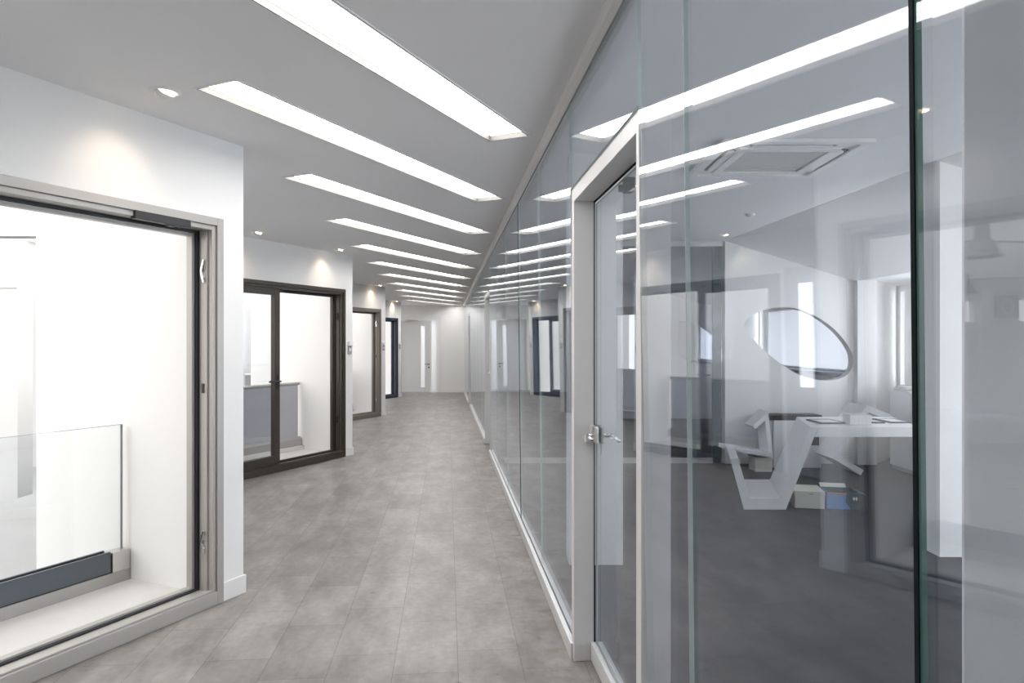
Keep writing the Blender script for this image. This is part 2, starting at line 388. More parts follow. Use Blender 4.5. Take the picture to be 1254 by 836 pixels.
# ---- left side: saw-tooth walls, fins, windows
FRAME_MATS = {0: 'bronze', 1: 'alu', 2: 'bronze', 3: 'taupe', 4: 'navy'}
WNAMES = {0: 'behind', 1: 'nearest', 2: 'second', 3: 'third', 4: 'fourth'}
for k in range(5):
    c = CORN[k]; loc = (c.x, c.y, 0)
    mb = MB()
    mb.box(-0.178, 0, 0, 0.17, 0, 3.3)                       # pier
    mb.box(-0.30, 0, 0.17, FIN, -1.2, 3.9)                   # fin outside
    mb.box(-T2, -0.178, 0, 0.17, 2.447, 3.3)                 # header
    mb.box(-T3, -T2, 0, 0.17, 0, 3.3)                        # far pier
    mb.box(-T3, -0.30, 0, 0.17, -1.2, -0.0)                  # below the sill
    w = mb.build('wall_left', [M['wall']], loc=loc, rz=RZ)
    struct(w, 'white wall around the %s window on the left' % WNAMES[k], 'wall')
    # baseboard on the pier
    sk = MB().box(-0.178, 0.013, -0.013, 0.0, 0, 0.12).box(0.0, 0.013, 0.0, FIN, 0, 0.12).build('baseboard_left', M['skirt'], loc=loc, rz=RZ, bevel=0.002)
    struct(sk, 'white baseboard round the %s left pier' % WNAMES[k], 'baseboard')
    # link wall closing the alcove behind the fin
    if k < 4:
        a = wpt(k, 0.0, FIN - 0.05); b = wpt(k + 1, T3 - 0.02, 0.02)
        d = (b - a).normalized(); n2 = Vector((-d.y, d.x))
        mb = MB().prism([tuple(a), tuple(b), tuple(b + n2 * 0.14), tuple(a + n2 * 0.14)], -1.2, 3.3)
        struct(mb.build('wall_alcove', M['wall']), 'white alcove wall beyond the %s left pier' % WNAMES[k], 'wall')
    # window frame
    fm = M[FRAME_MATS[k]]
    win = empty('window_%d' % k if k else 'window_5', loc, RZ); struct(win, '%s full-height window frame on the left' % WNAMES[k], 'window')
    X0, X1 = -T2, -0.178
    MB().ring(X0, X1, 0, 2.447, 0.05, -0.018, 0.03, 0.085).ring(X0 + 0.05, X1 - 0.05, 0.085, 2.397, 0.03, -0.004, 0.03, 0.012).build('outer_frame', fm, win, bevel=0.003)
    MB().ring(X0 + 0.03, X1 - 0.03, 0, 2.43, 0.062, 0.03, 0.095, 0.09).build('inner_frame', fm, win, bevel=0.002)
    MB().ring(X0 + 0.03, X1 - 0.03, 0, 2.43, 0.080, 0.095, 0.118, 0.100).build('gasket', M['gasket'] if k in (1, 2, 4) else M['dkgrey'], win)
    MB().ring(X0 + 0.03, X1 - 0.03, 0, 2.43, 0.10, 0.118, 0.165, 0.112).build('sash_frame', fm, win, bevel=0.002)
    if k in (1, 3):
        for z in (2.11, 0.40):
            h = MB()
            h.box(-0.2745, -0.268, 0.045, 0.078, z - 0.045, z - 0.008).box(-0.2745, -0.268, 0.045, 0.078, z + 0.008, z + 0.045)
            h.prism_yz([(0.040, z - 0.07), (0.052, z - 0.075), (0.074, z - 0.01), (0.074, z + 0.01), (0.052, z + 0.075), (0.040, z + 0.07), (0.060, z)], -0.284, -0.2745)
            h.build('hinge', M['chrome'], win, bevel=0.001)
        MB().box(-0.276, -0.269, 0.05, 0.07, 1.34, 1.40).build('keeper', M['black'], win)
    if k == 2:
        for z in (2.05, 0.55):
            MB().box(-0.285, -0.269, 0.05, 0.075, z - 0.05, z + 0.05).build('hinge', M['gasket'], win, bevel=0.002)
    if k == 1:
        clo = MB().box(-0.80, -0.43, -0.022, 0.022, 2.352, 2.400).build('door_closer', M['black'], win, bevel=0.004)
        MB().box(-0.58, -0.54, -0.012, 0.012, 2.344, 2.352).box(-0.50, -0.49, -0.012, 0.012, 2.346, 2.352).build('closer_foot', M['dkgrey'], clo)
    # closed left leaf (second, third and fourth windows)
    if k in (2, 3, 4):
        lx0, lx1 = X0 + 0.08, (-0.98 if k == 4 else -1.483)
        lf = MB().ring(lx0, lx1, 0.10, 2.37, 0.092, 0.006, 0.075, 0.11).build('casement_leaf', fm, win, bevel=0.003)
        MB().box(lx0 + 0.085, lx1 - 0.085, 0.036, 0.048, 0.205, 2.285).build('pane', M['wglass'], lf)
        if k in (2, 4):
            hd = MB().box(lx1 - 0.062, lx1 - 0.030, -0.004, 0.006, 1.08, 1.25)
            hd.tube([(lx1 - 0.046, -0.004, 1.17), (lx1 - 0.046, -0.055, 1.17)], 0.011)
            hd.tube([(lx1 - 0.046, -0.055, 1.17), (lx1 - 0.25, -0.055, 1.17)], 0.012)
            hd.tube([(lx1 - 0.046, 0.075, 1.17), (lx1 - 0.046, 0.115, 1.17)], 0.010)
            hd.tube([(lx1 - 0.046, 0.115, 1.17), (lx1 + 0.10, 0.115, 1.17)], 0.011)
            hd.build('lever_handle', M['black'], lf, bevel=0.002)
    # balcony slab
    slab = MB().box(-T3, -0.30, 0.17, 0.86, -0.15, 0.085).build('balcony_floor', M['slab'], loc=loc, rz=RZ)
    struct(slab, 'white balcony slab outside the %s window' % WNAMES[k], 'balcony floor')
    # balustrade
    if k in (1, 2, 3):
        bloc = wpt(k, 0.305, 0.74)
        bt = empty('glass_balustrade' if k == 1 else 'panel_balustrade', (bloc.x, bloc.y, 0.085), RZ)
        if k == 1:
            tag(bt, 'frameless clear glass balustrade in a grey floor channel outside the nearest window', 'balustrade')
            MB().box(-3.2, -0.002, -0.045, 0.075, 0, 0.075).build('curb', M['curb'], bt, bevel=0.003)
            MB().box(-3.2, -0.135, -0.040, -0.022, 0.082, 0.215).box(-3.2, -0.135, 0.022, 0.04, 0.082, 0.215).box(-3.2, -0.135, -0.022, 0.022, 0.082, 0.10).build('floor_channel', M['shoe'], bt, bevel=0.002)
            MB().box(-3.2, -0.10, -0.034, 0.034, 0.075, 0.082).build('packer_strip', M['gasket'], bt)
            e_ = MB().box(-0.125, -0.004, -0.045, 0.045, 0.075, 0.205).build('end_block', M['steel'], bt, bevel=0.003)
            MB().box(-0.131, -0.125, -0.03, -0.012, 0.14, 0.19).box(-0.131, -0.125, 0.012, 0.03, 0.14, 0.19).box(-0.131, -0.125, -0.03, -0.012, 0.085, 0.125).box(-0.131, -0.125, 0.012, 0.03, 0.085, 0.125).build('end_slot', M['gasket'], e_)
            MB().box(-3.2, -0.034, -0.0085, 0.0085, 0.206, 1.03).build('glass_sheet', [M['bal_glass']], bt)
            MB().box(-0.034, -0.030, -0.0088, 0.0088, 0.206, 1.03).box(-3.2, -0.034, -0.0085, 0.0085, 1.03, 1.032).build('polished_edge', M['edge_dark'], bt)
        else:
            tag(bt, 'grey panel balustrade with a round metal handrail outside the %s window' % WNAMES[k], 'balustrade')
            MB().box(-3.2, -0.004, -0.09, 0.09, 0, 0.06).build('step_base', M['slab'], bt, bevel=0.004)
            MB().prism_yz([(-0.06, 0.06), (0.06, 0.06), (0.06, 0.19), (-0.03, 0.19), (-0.06, 0.16)], -3.2, -0.015).build('curb', M['curb'], bt, bevel=0.003)
            MB().box(-3.2, -0.05, -0.008, 0.008, 0.19, 0.95).build('infill_panel', M['grey_panel'], bt)
            MB().tube([(-3.2, 0, 0.975), (-0.02, 0, 0.975)], 0.024).build('handrail', M['steel'], bt, smooth=True)
            MB().box(-0.065, -0.045, -0.012, 0.012, 0.19, 0.955).build('post', M['steel'], bt, bevel=0.002)

# door with a vision slit at the end of the second wall
dl = wpt(2, 0, 0)
dr = empty('door_1', (dl.x, dl.y, 0), RZ); struct(dr, 'grey alcove door with a narrow bright vision slit, past the second window', 'door')
MB().ring(-3.50, -2.82, 0, 2.5, 0.06, -0.02, 0.0, 0).build('door_frame', M['grey_panel'], dr, bevel=0.003)
MB().box(-3.44, -2.88, -0.014, -0.0005, 0.005, 2.44).build('door_leaf', M['grey_panel'], dr)
MB().box(-3.18, -3.005, -0.016, -0.014, 1.06, 2.30).build('vision_panel', emit('slit_glow', (0.95, 0.97, 1.0), 1.6), dr)  # panel glows in place of daylight; the wall behind it is solid

# switch plates on the piers
for k, nm in ((2, 'second'), (3, 'third'), (4, 'fourth')):
    p = wpt(k, 0.075, -0.001)
    s = empty('wall_switch', (p.x, p.y, 1.60), RZ)
    tag(s, 'small white switch plate on the pier right of the %s window' % nm, 'switch', 'switches on the window piers')
    MB().box(-0.04, 0.04, -0.012, 0, -0.10, 0.02).build('back_plate', M['grey_panel'], s, bevel=0.002)
    MB().box(-0.045, 0.045, -0.035, -0.0, 0.022, 0.085).build('control_unit', M['white'], s, bevel=0.004)
    MB().box(-0.02, 0.02, -0.017, -0.012, -0.06, -0.015).build('rocker', M['white'], s, bevel=0.001)

# ---- end wall with door and sidelight
mb = MB()
xe0, xe1 = -5.6, -1.45
mb.box(xe0, -3.86, YEND, YEND + 0.15, 0, 3.2)
mb.box(-2.50, xe1, YEND, YEND + 0.15, 0, 3.2)
mb.box(-3.86, -2.50, YEND, YEND + 0.15, 2.53, 3.2)
struct(mb.build('wall_end', M['wall']), 'pale end wall of the corridor', 'wall')
struct(MB().box(-2.42, -1.66, YEND - 0.014, YEND, 0, 0.10).build('baseboard_end', M['skirt'], bevel=0.002), 'white baseboard on the end wall', 'baseboard')
d2 = empty('door_2', (-3.0, YEND, 0)); struct(d2, 'pale grey end door with a tall narrow glass slit and a glass sidelight', 'door')
mb = MB()
mb.box(-0.86, -0.80, -0.02, 0.12, 0, 2.6).box(0.44, 0.575, -0.02, 0.12, 0, 2.6).box(-0.80, 0.44, -0.02, 0.12, 2.46, 2.6).box(0.205, 0.25, -0.015, 0.10, 0, 2.46)
mb.box(0.25, 0.44, -0.015, 0.10, 0, 0.05)
mb.build('door_frame', M['skirt'], d2, bevel=0.003)
mb = MB(); mb.box(-0.795, -0.115, 0.02, 0.065, 0.012, 2.45).box(0.04, 0.198, 0.02, 0.065, 0.012, 2.45).box(-0.115, 0.04, 0.02, 0.065, 0.012, 0.18).box(-0.115, 0.04, 0.02, 0.065, 2.27, 2.45)
lf = mb.build('door_leaf', M['doorleaf'], d2, bevel=0.002)
MB().box(-0.115, 0.04, 0.035, 0.047, 0.18, 2.27).build('vision_panel', M['frost'], lf)
MB().box(0.25, 0.44, 0.035, 0.047, 0.05, 2.46).build('sidelight', M['frost'], d2)
MB().tube([(0.165, 0.02, 0.96), (0.165, -0.04, 0.96), (0.165, -0.045, 0.96)], 0.011).tube([(0.165, -0.04, 0.96), (0.04, -0.04, 0.96)], 0.011).lathe([(0.0, 0.0), (0.026, 0.0), (0.026, 0.01), (0, 0.01)], (0.165, 0.018, 0.96), 16, 0, Matrix.Rotation(rad(90), 3, 'X')).build('lever_handle', M['dkgrey'], lf, smooth=True)
MB().lathe([(0.0, 0.0), (0.026, 0.0), (0.026, 0.012), (0, 0.012)], (0.165, 0.018, 0.85), 16, 0, Matrix.Rotation(rad(90), 3, 'X')).build('lock_rose', M['dkgrey'], lf, smooth=True)
MB().box(-0.62, -0.40, -0.03, 0.02, 2.42, 2.48).box(-0.46, -0.16, -0.05, -0.035, 2.44, 2.455).build('door_closer', M['steel'], lf, bevel=0.004)
# vestibule behind the end door, daylit
struct(MB().box(-5.2, -0.8, 25.6, 25.7, 0, 3.4).build('wall_vestibule', M['ext']), 'white wall behind the end door', 'wall')

# ---- glazed partition
PART_LOC = (PX, 0, 0)
def pane(l0, l1, z0, z1, name='glass_partition'):
    g = 0.003; th = 0.012
    l0 += g; l1 -= g
    c = part_pt(0, (l0 + l1) / 2); hw = (l1 - l0) / 2
    mb = MB()
    vs = []
    for z in (z0, z1):
        vs += [(lean(z), -hw, z - z0), (lean(z) + th, -hw, z - z0), (lean(z) + th, hw, z - z0), (lean(z), hw, z - z0)]
    mb.add(vs, [(3, 0, 4, 7), (1, 2, 6, 5)], 0)
    mb.add(vs, [(0, 1, 5, 4), (2, 3, 7, 6), (0, 3, 2, 1), (4, 5, 6, 7)], 1)
    me = mb
    o = me.build(name, [M['glass'], M['edge_green' if l1 < 1.01 else 'edge']], loc=(c[0], c[1], z0), rz=PHI)
    bm = bmesh.new(); bm.from_mesh(o.data); bmesh.ops.remove_doubles(bm, verts=bm.verts, dist=1e-5); bmesh.ops.recalc_face_normals(bm, faces=bm.faces); bm.to_mesh(o.data); bm.free()
    return o
ZB, ZT = 0.045, 2.925
RUNS = [
    [0.0, 1.0, 1.945, 2.40],
    [3.70, 4.97, 6.29, 7.62, 8.97, 10.36],
    [11.66, 12.95, 14.26, 15.58, 16.95, 18.20],
    [19.50, 20.85, 22.2, 23.62],
]
DOORS = [(2.40, 3.70), (10.36, 11.66), (18.20, 19.50)]
PL = {
    (0, 0): 'clear glass pane in front of the cross wall end, right of the dark joint',
    (0, 1): 'wide clear glass pane in front of the white ribbon desk', (0, 2): 'narrow clear glass pane right of the near glass door',
    (1, 0): 'clear glass pane just beyond the near glass door', (1, 1): 'second clear glass pane beyond the near glass door',
    (1, 2): 'third clear glass pane beyond the near glass door', (1, 3): 'fourth clear glass pane beyond the near glass door',
    (1, 4): 'clear glass pane just before the middle glass door',
    (2, 0): 'clear glass pane just beyond the middle glass door', (2, 1): 'second clear glass pane beyond the middle glass door',
    (2, 2): 'third clear glass pane beyond the middle glass door', (2, 3): 'fourth clear glass pane beyond the middle glass door',
    (2, 4): 'clear glass pane just before the far glass door',
    (3, 0): 'clear glass pane just beyond the far glass door', (3, 1): 'clear glass pane between far glass door and last pane', (3, 2): 'last clear glass pane against the end wall',
}
for r, run in enumerate(RUNS):
    for i in range(len(run) - 1):
        o = pane(run[i], run[i + 1], ZB, ZT)
        tag(o, PL[(r, i)], 'glass pane', 'glass partition panes')
    # base rail and head track
    l0, l1 = run[0], run[-1]
    if r: l0 += 0.0
    rl = MB().prism_xz([(-0.014, 0), (0.032, 0), (0.032, 0.083), (0.0285, 0.083), (0.0285, 0.044), (0.0125, 0.044), (0.0125, 0.083), (-0.014, 0.083)], l0 - (0.0 if r == 0 else 0.04), l1)
    o = rl.build('trim_base_rail', M['alu_trim'], loc=PART_LOC, rz=PHI, bevel=0.0015); struct(o, 'silver base rail under the glass partition', 'trim')
MB_ = MB().prism_xz([(-0.055, 2.961), (0.03, 2.961), (0.03, 2.915), (0.008, 2.915), (0.008, 2.945), (-0.018, 2.945), (-0.018, 2.912), (-0.045, 2.925)], -3.0, 23.7)
struct(MB_.build('trim_head_track', M['alu_trim'], loc=PART_LOC, rz=PHI), 'silver head track along the top of the glass partition', 'trim')
struct(MB().box(0.03, 0.10, -3.0, 23.7, 2.90, 3.10).build('trim_head_beam', M['ceil'], loc=PART_LOC, rz=PHI), 'grey beam above the glass partition', 'trim')
# silicone joints between sheets
jn = 0
for r, run in enumerate(RUNS):
    for i in range(1, len(run) - 1):
        l = run[i]
        w = 0.0045 if (l == 1.0 or l == 6.29) else 0.0012
        mt = M['seal'] if w > 0.002 else M['joint']
        vs = []
        for z in (ZB + 0.04, ZT - 0.02):
            d0, d1 = (-0.003, -0.0003) if mt is M['seal'] else (-0.0006, 0.0126)      # dark joints are a bead on the corridor face
            vs += [(lean(z) + d0, l - w, z), (lean(z) + d1, l - w, z), (lean(z) + d1, l + w, z), (lean(z) + d0, l + w, z)]
        mb = MB().add(vs, [(0, 3, 2, 1), (4, 5, 6, 7), (0, 1, 5, 4), (1, 2, 6, 5), (2, 3, 7, 6), (3, 0, 4, 7)])
        struct(mb.build('trim_joint', mt, loc=PART_LOC, rz=PHI), None, None)

def glass_door(i, l0, l1, where):
    c = part_pt(0, l0)
    d = empty('door_%d' % (i + 3), (c[0], c[1], 0), PHI)
    struct(d, 'framed clear glass door in the partition, %s' % where, 'door')
    Lw = l1 - l0
    f = MB()
    f.box(0.0, 0.105, -0.005, 0.058, 0, 2.462).box(0.0, 0.105, Lw - 0.066, Lw, 0, 2.462).box(0.0, 0.105, 0.058, Lw - 0.066, 2.392, 2.462)
    f.build('door_frame', M['door_frame'], d, bevel=0.002)
    MB().box(0.105, 0.111, Lw - 0.066, Lw - 0.058, 0.0, 2.40).box(0.105, 0.111, 0.05, 0.058, 0.0, 2.40).box(0.105, 0.111, 0.05, Lw - 0.058, 2.385, 2.393).build('door_seal', M['seal'], d)
    gl = MB()
    vs = [(x, y, z) for z in (0.085, 2.378) for x, y in ((0.112, 0.07), (0.124, 0.07), (0.124, Lw - 0.074), (0.112, Lw - 0.074))]
    gl.add(vs, [(3, 0, 4, 7), (1, 2, 6, 5)], 0).add(vs, [(0, 1, 5, 4), (2, 3, 7, 6), (0, 3, 2, 1), (4, 5, 6, 7)], 1)
    lf = gl.build('door_leaf', [M['glass'], M['edge']], d)
    bm = bmesh.new(); bm.from_mesh(lf.data); bmesh.ops.remove_doubles(bm, verts=bm.verts, dist=1e-5); bmesh.ops.recalc_face_normals(bm, faces=bm.faces); bm.to_mesh(lf.data); bm.free()
    MB().box(0.088, 0.112, 0.065, Lw - 0.07, 0.006, 0.10).box(0.124, 0.148, 0.065, Lw - 0.07, 0.006, 0.10).box(0.112, 0.124, 0.065, Lw - 0.07, 0.006, 0.085).build('bottom_rail', M['alu_trim'], lf, bevel=0.002)
    zl = 1.17
    # lock case clamped over the leaf edge, keep on the jamb, lever on both sides
    lk = MB().box(0.092, 0.112, Lw - 0.155, Lw - 0.077, zl - 0.03, zl + 0.06).box(0.124, 0.144, Lw - 0.155, Lw - 0.077, zl - 0.03, zl + 0.06)
    lk.build('lock_case', M['steel'], lf, bevel=0.008)
    kp = MB().box(0.055, 0.103, Lw - 0.092, Lw - 0.066, zl - 0.03, zl + 0.005).box(0.085, 0.10, Lw - 0.09, Lw - 0.066, zl + 0.005, zl + 0.06)
    kp.build('lock_keep', M['alu_trim'], d, bevel=0.003)
    hd = MB().tube([(0.144, Lw - 0.115, zl + 0.01), (0.185, Lw - 0.115, zl + 0.01)], 0.011).tube([(0.182, Lw - 0.115, zl + 0.01), (0.19, Lw - 0.15, zl + 0.008), (0.19, Lw - 0.25, zl)], 0.010)
    hd.tube([(0.092, Lw - 0.115, zl + 0.01), (0.062, Lw - 0.115, zl + 0.01)], 0.010).tube([(0.064, Lw - 0.115, zl + 0.01), (0.06, Lw - 0.15, zl + 0.008), (0.06, Lw - 0.22, zl + 0.004)], 0.009)
    hd.build('lever_handle', M['chrome'], lf, smooth=True)
    MB().box(0.128, 0.133, Lw - 0.13, Lw - 0.125, zl - 0.085, zl - 0.03).build('key', M['steel'], lf)
    MB().box(0.126, 0.165, 0.66, 0.73, 2.325, 2.385).lathe([(0, 0), (0.020, 0), (0.020, 0.03), (0, 0.03)], (0.145, 0.80, 2.35), 14).build('pivot_block', M['dkgrey'], lf, bevel=0.003)
    # fanlight above the frame
    o = pane(l0, l1, 2.468, ZT, 'glass_fanlight')
    tag(o, 'low clear glass pane above the glass door, %s' % where, 'glass pane', 'glass panes above the doors')
for i, (a, b) in enumerate(DOORS): glass_door(i, a, b, ('nearest', 'middle of three', 'farthest')[i])

# ---- corridor lights
def lamp(k):
    p = LIGHTS[k] + LN * (LW / 2) + LU_ * (LL / 2)
    o = empty('ceiling_light', (p.x, p.y, H), math.atan2(LU_.y, LU_.x))
    hx, hy = LL / 2, LW / 2
    t = 0.006
    mb = MB()
    mb.box(-hx, hx, -hy, -hy + t, -0.004, 0.05).box(-hx, hx, hy - t, hy, -0.004, 0.05)
    mb.box(-hx, -hx + t, -hy + t, hy - t, -0.004, 0.05).box(hx - t, hx, -hy + t, hy - t, -0.004, 0.05)
    mb.box(-hx - 0.012, hx + 0.012, -hy - 0.012, -hy, -0.005, -0.0005).box(-hx - 0.012, hx + 0.012, hy, hy + 0.012, -0.005, -0.0005)
    mb.box(-hx - 0.012, -hx, -hy, hy, -0.005, -0.0005).box(hx, hx + 0.012, -hy, hy, -0.005, -0.0005)
    mb.mi = [1 if i >= 24 else 0 for i in range(len(mb.mi))]
    mb.build('trim_frame', [M['cream'], M['ceil']], o)
    MB().box(-hx + t, hx - t, -hy + t, hy - t, 0.040, 0.046).build('housing', M['recess'], o)
    g = 0.013
    MB().box(-hx + g, hx - g, -hy + g, hy - g, 0.028, 0.034).build('diffuser', M['lamp'], o)
    return o
LBL = ['long recessed ceiling light directly overhead, before the near glass door',
       'long recessed ceiling light ending beside the near glass door, largest in view',
       'second largest long recessed ceiling light, starting at the nearest pier',
       'third largest long recessed ceiling light along the corridor',
       'fourth largest long recessed ceiling light along the corridor',
       'fifth largest long recessed ceiling light along the corridor',
       'sixth largest long recessed ceiling light along the corridor',
       'fifth long recessed ceiling light counted back from the end wall',
       'fourth long recessed ceiling light counted back from the end wall',
       'third long recessed ceiling light counted back from the end wall',
       'second long recessed ceiling light counted back from the end wall',
       'long recessed ceiling light closest to the end wall']
for k in range(12): tag(lamp(k), LBL[k], 'ceiling light', 'long recessed lights along the corridor ceiling')

# ---- eyeball downlights washing the window heads
DLS = [(-1.80, 3.61, 'on the ceiling before the nearest window'), (-2.98, 8.15, 'above the left leaf of the dark second window'), (-2.385, 9.62, 'above the right side of the dark second window'),
       (-2.95, 15.5, 'above the taupe third window'), (-3.52, 21.2, 'above the dark blue fourth window')]
for x, y, nm in DLS:
    o = empty('downlight', (x, y, H), RZ)
    tag(o, 'small round eyeball downlight ' + nm, 'downlight', 'eyeball downlights along the windows')
    MB().lathe([(0.052, 0.0), (0.056, -0.008), (0.068, -0.010), (0.080, -0.004), (0.081, 0.0)], seg=32).build('trim_ring', M['white'], o, smooth=True)
    rot = Matrix.Rotation(rad(46), 3, 'X')
    prof = [(0.0, -0.014)] + [(0.054 * math.cos(a), -0.054 * math.sin(a)) for a in [rad(d) for d in (62, 50, 38, 26, 14, 2)]]
    prof[0] = (0.022, -0.030)
    MB().lathe(prof, (0, 0, 0.010), 28, 0, rot.to_3x3()).build('eyeball', M['white'], o, smooth=True)
    MB().lathe([(0.0, -0.034), (0.014, -0.033), (0.021, -0.028)], (0, 0, 0.010), 20, 0, rot.to_3x3()).build('bulb', M['bulb'], o, smooth=True)
    ld = bpy.data.lights.new('halogen_beam', 'SPOT'); ld.energy = 2.2; ld.color = (1, 0.80, 0.58); ld.spot_size = rad(84); ld.spot_blend = 1.0; ld.shadow_soft_size = 0.02
    lo = bpy.data.objects.new('halogen_beam', ld); COL.objects.link(lo)
    dirv = Vector((N.x * 0.62, N.y * 0.62, -0.8)).normalized()
    lo.location = Vector((x, y, H)) + dirv * 0.06
    lo.rotation_euler = dirv.to_track_quat('-Z', 'Y').to_euler()

# ------------------------------------------------------------------ rooms behind the glass
XO = 5.75
def spline_closed(pts, n=8):
    out = []
    m = len(pts)
    for i in range(m):
        p0, p1, p2, p3 = [Vector(pts[(i + j - 1) % m]) for j in range(4)]
        for s in range(n):
            t = s / n
            out.append(tuple(0.5 * ((2 * p1) + (p2 - p0) * t + (2 * p0 - 5 * p1 + 4 * p2 - p3) * t * t + (3 * p1 - p0 - 3 * p2 + p3) * t ** 3)))
    return out
EYE = [(3.20, 1.91), (3.42, 2.10), (3.82, 2.155), (4.18, 2.04), (4.50, 1.80), (4.70, 1.49), (4.64, 1.24), (4.37, 1.145), (4.03, 1.20), (3.72, 1.37), (3.38, 1.66)]
def eye_wall(yw, which):
    k0 = kink(yw)
    dx = k0 - kink(9.6)
    outline = [(k0, 0), (4.94, 0), (4.94, ZL + 0.02), (k0 + DX, ZL + 0.02), (k0, HR + 0.02)]
    hole = spline_closed([(x, z) for x, z in EYE])
    o = flat_with_holes('wall_eye', outline, [hole], 0.0, 0.14, M['wall'])
    me = o.data
    for v in me.vertices:
        x, y, z = v.co; v.co = (x, yw + z, y)
    bm = bmesh.new(); bm.from_mesh(me); bmesh.ops.recalc_face_normals(bm, faces=bm.faces); bm.to_mesh(me); bm.free()
    struct(o, 'white cross wall with an eye-shaped opening, %s room' % which, 'wall')
    pr = MB().box(4.72, 4.98, yw - 0.10, yw + 0.16, 0, ZL + 0.02).prism([(4.94, yw - 0.1), (5.85, yw + 0.9), (5.75, yw + 1.0), (4.90, yw + 0.1)], 0, ZL + 0.02)
    struct(pr.build('wall_pier', M['wall']), 'white pier beside the eye-shaped opening, %s room' % which, 'wall')
    struct(MB().box(k0, 4.72, yw - 0.012, yw, 0, 0.10).build('baseboard_cross', M['skirt']), None, None)
eye_wall(9.6, 'near'); eye_wall(15.4, 'far')
# outer wall with windows; the low-silled ones are unseen, added to light the rooms
mb = MB()
ops = [(5.75, 9.0, 0.12, 2.46), (1.1, 5.3, 0.12, 2.46), (10.17, 10.30, 1.05, 2.42), (11.0, 15.92, 1.14, 2.42), (16.0, 16.15, 1.08, 2.42), (17.2, 21.6, 1.14, 2.42), (-2.9, -1.1, 0.4, 2.46)]
ops.sort()
yc = -3.2
for a, b, z0, z1 in ops:
    mb.box(XO, XO + 0.2, yc, a, 0, 3.3); mb.box(XO, XO + 0.2, a, b, 0, z0); mb.box(XO, XO + 0.2, a, b, z1, 3.3); yc = b
mb.box(XO, XO + 0.2, yc, 24, 0, 3.3)
struct(mb.build('wall_right', M['wall']), 'white outer wall of the glazed rooms', 'wall')
for i, (a, b, z0, z1) in enumerate(ops):
    w = empty('window_%d' % (i + 6), (XO + 0.1, (a + b) / 2, z0)); struct(w, None, None)
    hw = (b - a) / 2; hh = z1 - z0
    t = 0.05 if hw > 0.2 else 0.012
    mb = MB().box(-0.03, 0.03, -hw, -hw + t, 0, hh).box(-0.03, 0.03, hw - t, hw, 0, hh).box(-0.03, 0.03, -hw + t, hw - t, 0, t).box(-0.03, 0.03, -hw + t, hw - t, hh - t, hh)
    mb.build('window_frame', M['skirt'], w)
    MB().box(-0.006, 0.006, -hw + t, hw - t, t, hh - t).build('pane', M['blindglass'] if a in (11.0, 17.2) else M['rglass'], w)
    if a in (11.0, 17.2):
        MB().box(-0.30, -0.03, -hw, hw, -0.05, 0.01).build('sill', M['sill'], w)
# cross partition (glass) between the rooms at y = 9.6, left of the eye wall
cw = empty('glass_cross_partition', (1.3, 9.65, 0)); tag(cw, 'glass cross partition with dark end post, left of the eye-shaped opening', 'glass partition')
xl = PX - SLOPE * 9.6 + 0.16 - 1.3; xr = kink(9.6) - 1.3
MB().box(xl, xr - 0.02, -0.025, 0.025, HR - 0.07, HR).build('head_track', M['alu_trim'], cw)
MB().box(xl, xr - 0.02, -0.02, 0.02, 0, 0.07).build('base_rail', M['alu_trim'], cw)
MB().box(xr - 0.16, xr - 0.045, -0.03, 0.03, 0.0, HR - 0.07).build('end_post', M['grey_dark_post'], cw)
gl = MB().box(xl, xr - 0.16, -0.006, 0.006, 0.07, HR - 0.07).build('glass_sheet', M['glass'], cw)
# stub walls of the near cross line and the wall end against the nearest pane
struct(MB().prism([(3.315, 5.39), (XO, 5.39), (XO, 5.6), (3.315, 5.6)], 0, 3.2).build('wall_stub', M['wall']), 'white stub wall under the sloping ceiling', 'wall')
struct(MB().box(0.425, 0.828, 5.19, 5.45, 0, HR).build('column', M['wall'], bevel=0.004), 'white square column inside the room near the partition', 'column')
struct(MB().box(0.628, XO, 0.966, 0.971, 0, 3.2).build('wall_cross', M['wall']), 'white cross wall meeting the nearest glass pane', 'wall')
struct(MB().box(-4.6, 7.0, -3.3, -3.15, 0, 3.3).build('wall_back', M['wall']), 'white wall behind the viewer', 'wall')
struct(MB().box(-1.45, 7.0, 23.9, 24.05, 0, 3.3).build('wall_far', M['wall']), 'white far wall of the glazed rooms', 'wall')

